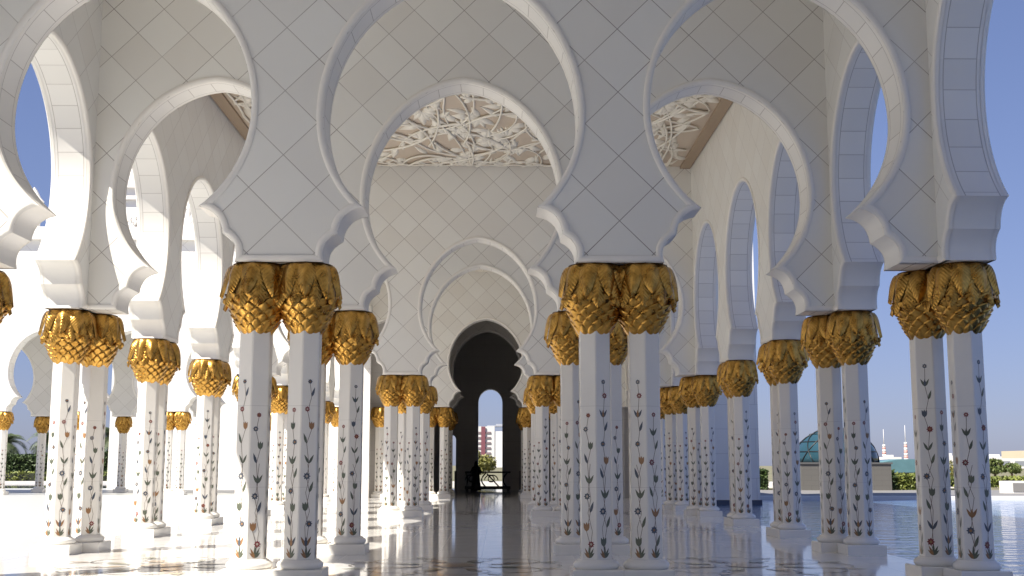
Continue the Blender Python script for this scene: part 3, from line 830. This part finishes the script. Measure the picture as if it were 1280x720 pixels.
# white tower behind the wing
tw = empty('tower', (-19.0, 78, 0)); tag(tw, 'tall sunlit white tower with a cornice and dark niches behind the left wing', 'tower')
mb = MB(); mb.box((-4.2, -4, 0), (5.5, 4, 28)); mb.build('tower_wall', M['block'], tw)
mb = MB(); mb.box((-4.5, -4.5, 18.6), (5.8, 4.5, 19.4)); mb.box((-4.35, -4.25, 17.9), (5.65, 4.25, 18.6)); mb.build('cornice', M['rim'], tw)
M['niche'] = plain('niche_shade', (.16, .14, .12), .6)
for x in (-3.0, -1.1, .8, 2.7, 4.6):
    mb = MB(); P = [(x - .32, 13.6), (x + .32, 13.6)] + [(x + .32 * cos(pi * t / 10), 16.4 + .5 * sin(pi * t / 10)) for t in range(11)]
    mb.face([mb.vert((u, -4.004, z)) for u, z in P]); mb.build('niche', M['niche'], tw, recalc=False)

# right: shaded block rising from the pool beside the arcade
mb = MB(); mb.box((7.45, 47.0, -.4), (10.72, 53.9, 17)); blk = mb.build('pool_tower', M['block']); tag(blk, 'white block stone tower rising from the pool beyond the right columns', 'tower')
mb = MB(); mb.box((7.40, 46.94, -.39), (10.78, 53.92, .12)); mb.build('base_band', plain('dark_blue_tile', (.03, .045, .09), .3), blk)

# ------------------------------------------------------------------ beyond the right pool
STONE = block_mat('rough_stone', 'XY', .9, .3, base=(.125, .12, .11), line=(.07, .066, .062))
db = empty('dome_house', (20.5, 71.5, 0)); tag(db, 'low stone building with a blue green glass dome beyond the pool', 'building')
mb = MB(); mb.box((-2.65, -2.4, 0), (2.5, 2.6, 1.52)); mb.build('wall', STONE, db)
mb = MB(); mb.box((-2.72, -2.47, 1.52), (2.57, 2.67, 1.62)); mb.build('coping', plain('dark_coping', (.10, .10, .10), .5), db)
GLASS = plain('teal_glass', (.022, .062, .085), .08, .0, noise=.35, nscale=1.2)
mb = MB(); R, Hd = 2.45, 2.05
mb.lathe([(R * cos(t * pi / 20), Hd * sin(t * pi / 20)) for t in range(10)] + [(.02, Hd)], 32, (0, 0, 1.60)); dome = mb.build('dome', GLASS, db)
mb = MB()
for a in range(16):
    s = 1 if a % 2 else -1; a0 = 2 * pi * a / 16
    mb.tube([((R + .02) * cos(t * pi / 20) * cos(a0 + s * t * .09), (R + .02) * cos(t * pi / 20) * sin(a0 + s * t * .09), 1.6 + (Hd + .02) * sin(t * pi / 20)) for t in range(10)], .03, 5)
for t in (2, 4, 6): mb.tube([((R + .02) * cos(t * pi / 20) * cos(q * pi / 16), (R + .02) * cos(t * pi / 20) * sin(q * pi / 16), 1.6 + (Hd + .02) * sin(t * pi / 20)) for q in range(33)], .028, 5)
mb.build('dome_lattice', M['black'], dome)

# glass roofed house behind, low with a curved roof
gh = empty('glass_house', (28.8, 88, 0)); tag(gh, 'low glass roofed pavilion with pale lattice front behind the hedge', 'building')
mb = MB(); mb.box((-.9, -2, 0), (3.4, 2, .95)); mb.build('wall', plain('pale_lattice', (.34, .36, .42), .5, noise=.3, nscale=3), gh)
mb = MB()
for q in range(9): mb.box((-.9 + q * .5, -2.05, .05), (-.8 + q * .5, -2.004, .92))
mb.box((-.9, -2.055, .45), (3.4, -2.006, .53)); mb.build('mullion', M['kerb'], gh)
mb = MB(); ring = []
for t in range(13):
    a = pi * t / 12; ring.append((.9 - 2.9 * cos(a), .95 + .95 * sin(a)))
A = [mb.vert((x, -2.3, z)) for x, z in ring]; B = [mb.vert((x, 2.3, z)) for x, z in ring]
for t in range(12): mb.face((A[t], A[t + 1], B[t + 1], B[t]), 0, None, True)
mb.face(A); mb.face(B); mb.build('roof', plain('roof_glass', (.10, .20, .23), .15, noise=.2, nscale=2), gh)

# foliage ------------------------------------------------------------
def leaf_mat(name, lo, hi):
    m, nt, b = mat(name)
    g = N(nt, 'ShaderNodeTexCoord'); nz = N(nt, 'ShaderNodeTexNoise'); nz.inputs['Scale'].default_value = 3.0; nz.inputs['Detail'].default_value = 5
    nt.links.new(g.outputs['Object'], nz.inputs['Vector'])
    f = math_node(nt, 'MULTIPLY_ADD', math_node(nt, 'SUBTRACT', nz.outputs['Fac'], .5), 2.2, .5)
    f.node.use_clamp = True
    nt.links.new(mix_col(nt, f, lo, hi), b.inputs['Base Color']); b.inputs['Roughness'].default_value = .6
    return m
M['hedge'] = leaf_mat('hedge_leaves', (.025, .05, .015), (.075, .12, .03))
M['shrub'] = leaf_mat('shrub_leaves', (.10, .14, .025), (.24, .26, .06))
M['tree'] = leaf_mat('tree_leaves', (.045, .08, .018), (.15, .18, .05))
M['olive'] = leaf_mat('olive_leaves', (.12, .13, .03), (.24, .22, .06))
M['palm'] = leaf_mat('palm_leaves', (.045, .075, .03), (.13, .16, .07))
M['bark'] = plain('bark', (.14, .10, .07), .9, noise=.3, nscale=6, bump=.5)
def leaf_quad(mb, p, s, r):
    a, b = r.uniform(0, 2 * pi), r.uniform(-1, 1)
    d = Vector((cos(a) * sqrt(1 - b * b), sin(a) * sqrt(1 - b * b), b)); e = d.orthogonal().normalized(); e.rotate(Matrix.Rotation(r.uniform(0, 6.28), 3, d))
    f = d.cross(e)
    p = Vector(p); mb.quad([p - e * s, p - f * s * .5, p + e * s, p + f * s * .5])
def crown(n, R, r, s, mat_, clumps=9, name='crown', parent=None, loc=None):
    mb = MB(); C = []
    for _ in range(clumps):
        while True:
            q = Vector((r.uniform(-1, 1), r.uniform(-1, 1), r.uniform(-1, 1)))
            if q.length < 1: break
        C.append((Vector((q.x * R[0] * .72, q.y * R[1] * .72, q.z * R[2] * .72)), r.uniform(.35, .55)))
    for _ in range(n):
        c, k = r.choice(C); v = Vector((r.gauss(0, 1), r.gauss(0, 1), r.gauss(0, 1))).normalized() * k * r.uniform(.5, 1) ** .5
        leaf_quad(mb, c + Vector((v.x * R[0], v.y * R[1], v.z * R[2])), s * r.uniform(.7, 1.3), r)
    return mb.build(name, mat_, parent, recalc=False, loc=loc)
def hedge_block(x, y, sx, sy, h, label, m, n=2600, s=.09, z0=0.0, group='clipped hedge blocks', seed=0):
    r = random.Random(seed); root = empty('hedge', (x, y, z0)); tag(root, label, 'hedge', group)
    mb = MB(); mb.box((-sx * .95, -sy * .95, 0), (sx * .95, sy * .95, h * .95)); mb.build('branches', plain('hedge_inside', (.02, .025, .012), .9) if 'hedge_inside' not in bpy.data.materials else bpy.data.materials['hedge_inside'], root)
    mb = MB()
    for _ in range(n):
        f = r.random(); j = r.gauss(0, .05)
        if f < .45: p = (r.uniform(-sx, sx), -sy + j, r.uniform(0, h))
        elif f < .65: p = (r.choice((-sx, sx)) + j, r.uniform(-sy, sy), r.uniform(0, h))
        else: p = (r.uniform(-sx, sx), r.uniform(-sy, sy), h + j)
        leaf_quad(mb, p, s * r.uniform(.7, 1.4), r)
    mb.build('leaves', m, root, recalc=False)
    return root
# left hedges beyond the far pool: a row of clipped cubes with low planting in front
hx = [-52.0 + 3.35 * k for k in range(12)]
for k, x in enumerate(hx):
    hedge_block(x, 108 + .4 * (k % 2), 1.5, 1.4, 2.25 + .12 * (k % 3), 'clipped dark green hedge block behind the left pool, in a row of its like', M['hedge'], 1800, .13, seed=k)
hedge_block(-38, 105, 30, .55, .75, 'long low planting strip in front of the clipped hedge blocks', M['shrub'], 5000, .13, group=None, seed=50)
# palms behind the hedges
def palm(x, y, h, R, seed, label):
    r = random.Random(seed); root = empty('palm_tree', (x, y, 0)); tag(root, label, 'palm tree', 'date palms behind the hedges')
    t = MB(); pts = [(.12 * sin(k * .4), .05 * k / 8, h * k / 10) for k in range(11)]
    t.tube(pts, [.26 - .008 * k for k in range(11)], 9); t.build('trunk', M['bark'], root)
    c = MB()
    for k in range(46):
        a = r.uniform(0, 2 * pi); e = r.uniform(-.35, 1.25); L = R * r.uniform(.8, 1.05)
        x0, z0 = 0.0, h; ang = e; prev = None
        for s in range(11):
            st = L / 10; nx_, nz_ = x0 + st * cos(ang), z0 + st * sin(ang); ang -= .17
            for side in (-1, 1):
                w = .62 * sin(pi * min(.97, (s + 1) / 11)) ** .6
                bx, bz = (x0 + nx_) / 2, (z0 + nz_) / 2
                p0 = Vector((x0 * cos(a), x0 * sin(a), z0)); p1 = Vector((nx_ * cos(a), nx_ * sin(a), nz_))
                tp = Vector(((bx + .30) * cos(a) - side * w * sin(a), (bx + .30) * sin(a) + side * w * cos(a), bz - .22))
                m_ = (p0 + p1) / 2
                c.face([c.vert(p0), c.vert(p0 + (p1 - p0) * .45), c.vert(tp)]); c.face([c.vert(p0 + (p1 - p0) * .5), c.vert(p0 + (p1 - p0) * .95), c.vert(tp + (p1 - p0) * .5)])
            x0, z0 = nx_, nz_
    c.build('crown', M['palm'], root, recalc=False)
palm(-38.2, 122, 4.2, 2.7, 1, 'date palm left of the taller one, seen under the wing\'s sunlit arch')
palm(-35.0, 125, 4.4, 3.0, 2, 'fuller date palm seen between two columns under the sunlit wing')
palm(-50.0, 124, 3.6, 2.6, 3, 'dark date palm behind the leftmost wing columns')
palm(-44.8, 123, 3.9, 2.5, 4, 'date palm behind the large front left column pair')
palm(-31.5, 126, 3.2, 2.2, 5, 'short date palm right of the fuller palm')
palm(-57.0, 128, 3.8, 2.6, 6, 'date palm at the left edge beyond the wing')
# right garden
hedge_block(25.6, 73.2, 1.55, .8, .85, 'clipped yellow green shrub beside the low stone dome building', M['shrub'], 2600, .10, group=None, seed=70)
hedge_block(23.6, 73.0, .55, .8, 1.05, 'dark shaded bush against the stone wall of the dome building', M['hedge'], 1500, .10, group=None, seed=71)
hedge_block(42, 84, 12, 1.0, .60, 'long low yellow green hedge at the right edge of the garden', M['shrub'], 7000, .13, group=None, seed=72)
hedge_block(15.6, 74, 1.2, .8, 1.15, 'dark hedge between the pool tower and the stone dome building', M['hedge'], 2200, .10, group=None, seed=73)
def tree(x, y, h, R, seed, m, label, n=1500, s=.13):
    r = random.Random(seed); root = empty('garden_tree', (x, y, 0)); tag(root, label, 'tree', 'round trees of the garden')
    t = MB(); t.tube([(0, 0, 0), (.05, 0, h * .35), (0, .04, h * .7)], [.13, .10, .05], 7)
    for k in range(5):
        a = 2 * pi * k / 5; t.tube([(.03, 0, h * .4), (.35 * R[0] * cos(a), .35 * R[1] * sin(a), h * .62), (.6 * R[0] * cos(a), .6 * R[1] * sin(a), h * .78)], [.05, .035, .015], 5)
    t.build('trunk', M['bark'], root)
    crown(n, R, r, s, m, 11, 'crown', root, loc=(0, 0, h - R[2] * .9))
tree(44.0, 106, 1.95, (.95, .95, .68), 11, M['tree'], 'round green tree left of its twin at the right edge')
tree(45.9, 107, 1.85, (1.0, 1.0, .66), 12, M['tree'], 'round green tree at the far right edge of the garden')
tree(31.5, 101, 1.85, (1.6, 1.4, .7), 13, M['olive'], 'olive coloured tree behind the glass dome')
tree(34.6, 104, 1.8, (1.5, 1.4, .7), 14, M['tree'], 'darker tree behind the glass roofed pavilion')
tree(38.5, 103, 1.8, (1.5, 1.4, .7), 15, M['olive'], 'yellowish tree behind the pavilion, hidden partly by the near right column')
tree(49, 108, 1.9, (1.1, 1.1, .7), 16, M['tree'], 'green tree beyond the right edge trees', 1200)
tree(-2.1, 150, 3.2, (2.2, 2.0, 1.7), 17, M['olive'], 'yellow green tree seen through the narrow opening of the hall', 3000, .2)
bx = MB(); bx.box((-.62, -.4, 0), (.62, .4, .62)); sb_ = bx.build('stone_box', M['kerb'], None, loc=(27.2, 62.5, .04)); tag(sb_, 'white stone block with a square panel beside the far pool edge', 'stone block')
bx = MB(); bx.box((-.25, -.44, .1), (.38, -.402, .52)); bx.build('panel', M['paving'], sb_)

# far skyline ---------------------------------------------------------
BW = plain('pale_render', (.66, .65, .64), .7, noise=.05, nscale=.05)
def chimney(x, y, h, label):
    root = empty('chimney', (x, y, 0)); tag(root, label, 'chimney', 'striped chimneys on the skyline')
    n = 9
    for cols, nm_, mm in ((0, 'white_band', BW), (1, 'red_band', plain('haze_paled_red', (.55, .30, .27), .6))):  # red is paled to put distance haze into the band colour
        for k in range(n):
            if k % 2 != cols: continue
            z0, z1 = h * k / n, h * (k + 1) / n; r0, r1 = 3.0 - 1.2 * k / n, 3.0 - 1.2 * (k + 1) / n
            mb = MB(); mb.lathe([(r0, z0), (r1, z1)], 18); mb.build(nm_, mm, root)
    mb = MB(); mb.lathe([(8, 0), (8, h * .22), (5.5, h * .30)], 16); mb.build('drum', BW, root)
    mb = MB(); mb.lathe([(.5, h), (.25, h * 1.7)], 8); mb.build('mast', BW, root)
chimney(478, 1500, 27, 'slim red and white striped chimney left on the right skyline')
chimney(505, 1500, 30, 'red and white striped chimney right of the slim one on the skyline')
fb = empty('far_building', (268.5, 600, 0)); tag(fb, 'long pale beige flat roofed building on the right skyline', 'building')
mb = MB(); mb.box((-6, 0, 0), (46, 30, 8.8)); mb.build('upper_block', plain('beige_render', (.52, .45, .33), .7, noise=.05, nscale=.1), fb)
mb = MB(); mb.box((-24, -6, 0), (50, -.1, 5.0)); mb.build('front_block', BW, fb)
plain('far_window', (.25, .27, .30), .3)
for q in range(9): mb = MB(); mb.box((-22 + q * 7.5, -6.1, 1.2), (-17 + q * 7.5, -6.004, 3.6)); mb.build('window', bpy.data.materials['far_window'], fb)
mb = MB(); mb.box((520, 1450, 0), (760, 1480, 9)); mb.box((430, 1460, 0), (520, 1480, 6)); tag(mb.build('far_terrace', BW), 'hazy white low buildings below the striped chimneys', 'building')
for q, (x, wd, hh, lab) in enumerate(((446, 20, 11, 'small hazy white block left of the slim striped chimney'), (520, 16, 13, 'small hazy white block right of the striped chimneys'), (545, 30, 8, 'low hazy white shed on the skyline right of the chimneys'), (580, 22, 12, 'hazy white block on the skyline nearest the right columns'))):
    mb = MB(); mb.box((x, 1400 + 9 * q, 0), (x + wd, 1420 + 9 * q, hh)); mb.box((x + wd * .2, 1404 + 9 * q, hh), (x + wd * .6, 1416 + 9 * q, hh + 2.5)); tag(mb.build('far_building', BW), lab, 'building', None)
# apartment tower in the hall's opening
tb = empty('apartment_tower', (-6, 760, 0)); tag(tb, 'maroon and white apartment tower seen through the narrow opening of the hall', 'building')
mb = MB(); mb.box((-12, 0, 0), (3.2, 20, 25.5)); mb.build('balcony_wing', BW, tb)
mb = MB(); mb.box((3.2, .5, 0), (8.6, 20, 22.4)); mb.build('white_slab', plain('white_slab', (.80, .80, .80), .6), tb)
mb = MB(); mb.box((8.6, 1.0, 0), (16, 20, 24.8)); mb.build('grey_slab', plain('grey_slab', (.42, .43, .50), .6), tb)
mb = MB()
for k in range(7): mb.box((-11, -.5, 1.9 + 3.2 * k), (.8, -.004, 3.0 + 3.2 * k))
mb.build('window_band', plain('shaded_balcony', (.22, .17, .19), .6), tb); plain('maroon_band', (.19, .065, .085), .6)
mb = MB(); mb.box((-5.2, -1.0, 0), (-2.6, -.51, 25.4)); mb.build('maroon_pier', bpy.data.materials['maroon_band'], tb)
for k in range(7):
    for q in range(3): mb = MB(); mb.box((9.4 + q * 2.2, .94, 1.4 + 3.2 * k), (10.7 + q * 2.2, .996, 3.2 + 3.2 * k)); mb.build('window', bpy.data.materials['far_window'], tb)
mb = MB(); mb.box((-1.5, 2, 25.5), (12, 14, 26.2)); mb.box((4, 4, 26.2), (9, 10, 27.2)); mb.build('roof_parapet', plain('roof_grey', (.35, .37, .42), .6), tb)

# ------------------------------------------------------------------ light, sky, camera
SKY_TINT = (1.0, 1.09, 1.62, 1); SKY_GAMMA = .58
w = bpy.data.worlds.new('World'); scene.world = w; w.use_nodes = True
nt = w.node_tree; bg = nt.nodes['Background']
sky = nt.nodes.new('ShaderNodeTexSky'); sky.sky_type = 'NISHITA'; sky.sun_disc = False
sky.sun_elevation = EL; sky.sun_rotation = radians(232); sky.altitude = 0; sky.air_density = 1.0; sky.dust_density = .6; sky.ozone_density = 2.0
tint = nt.nodes.new('ShaderNodeMix'); tint.data_type = 'RGBA'; tint.blend_type = 'MULTIPLY'; tint.inputs[0].default_value = 1.0
gm = nt.nodes.new('ShaderNodeGamma'); gm.inputs[1].default_value = SKY_GAMMA
nt.links.new(sky.outputs[0], gm.inputs[0]); nt.links.new(gm.outputs[0], tint.inputs[6]); tint.inputs[7].default_value = SKY_TINT
nt.links.new(tint.outputs[2], bg.inputs[0]); bg.inputs[1].default_value = .05
L = bpy.data.lights.new('sun', 'SUN'); L.energy = 3.55; L.angle = radians(.53); L.color = (1.0, .93, .82)
lo = bpy.data.objects.new('sun', L); COL.objects.link(lo)
d = Vector((cos(AZ) * cos(EL), sin(AZ) * cos(EL), -sin(EL)))
lo.rotation_euler = d.to_track_quat('-Z', 'Y').to_euler(); lo.location = (-40, -30, 60)

cam = bpy.data.cameras.new('camera'); co = bpy.data.objects.new('camera', cam); COL.objects.link(co)
cam.sensor_width = 36; cam.lens = 1500 / 1280 * 36; cam.clip_start = .05; cam.clip_end = 6000
pitch, yaw, roll = .1465, .0098, .0008
fw = Vector((sin(yaw) * cos(pitch), cos(yaw) * cos(pitch), sin(pitch))); rt = Vector((cos(yaw), -sin(yaw), 0)); up = rt.cross(fw)
r2 = rt * cos(roll) + up * sin(roll); u2 = up * cos(roll) - rt * sin(roll)
co.matrix_world = Matrix(((r2.x, u2.x, -fw.x, .6485), (r2.y, u2.y, -fw.y, 0), (r2.z, u2.z, -fw.z, H_CAM), (0, 0, 0, 1)))
scene.camera = co
vs = scene.view_settings; vs.view_transform = 'Standard'; vs.look = 'None'; vs.gamma = 1; vs.use_curve_mapping = False; vs.exposure = 1.5
scene.render.engine = 'CYCLES'
scene.cycles.max_bounces = 14; scene.cycles.diffuse_bounces = 12; scene.cycles.glossy_bounces = 5
scene.cycles.use_denoising = True
scene.cycles.sample_clamp_indirect = 8
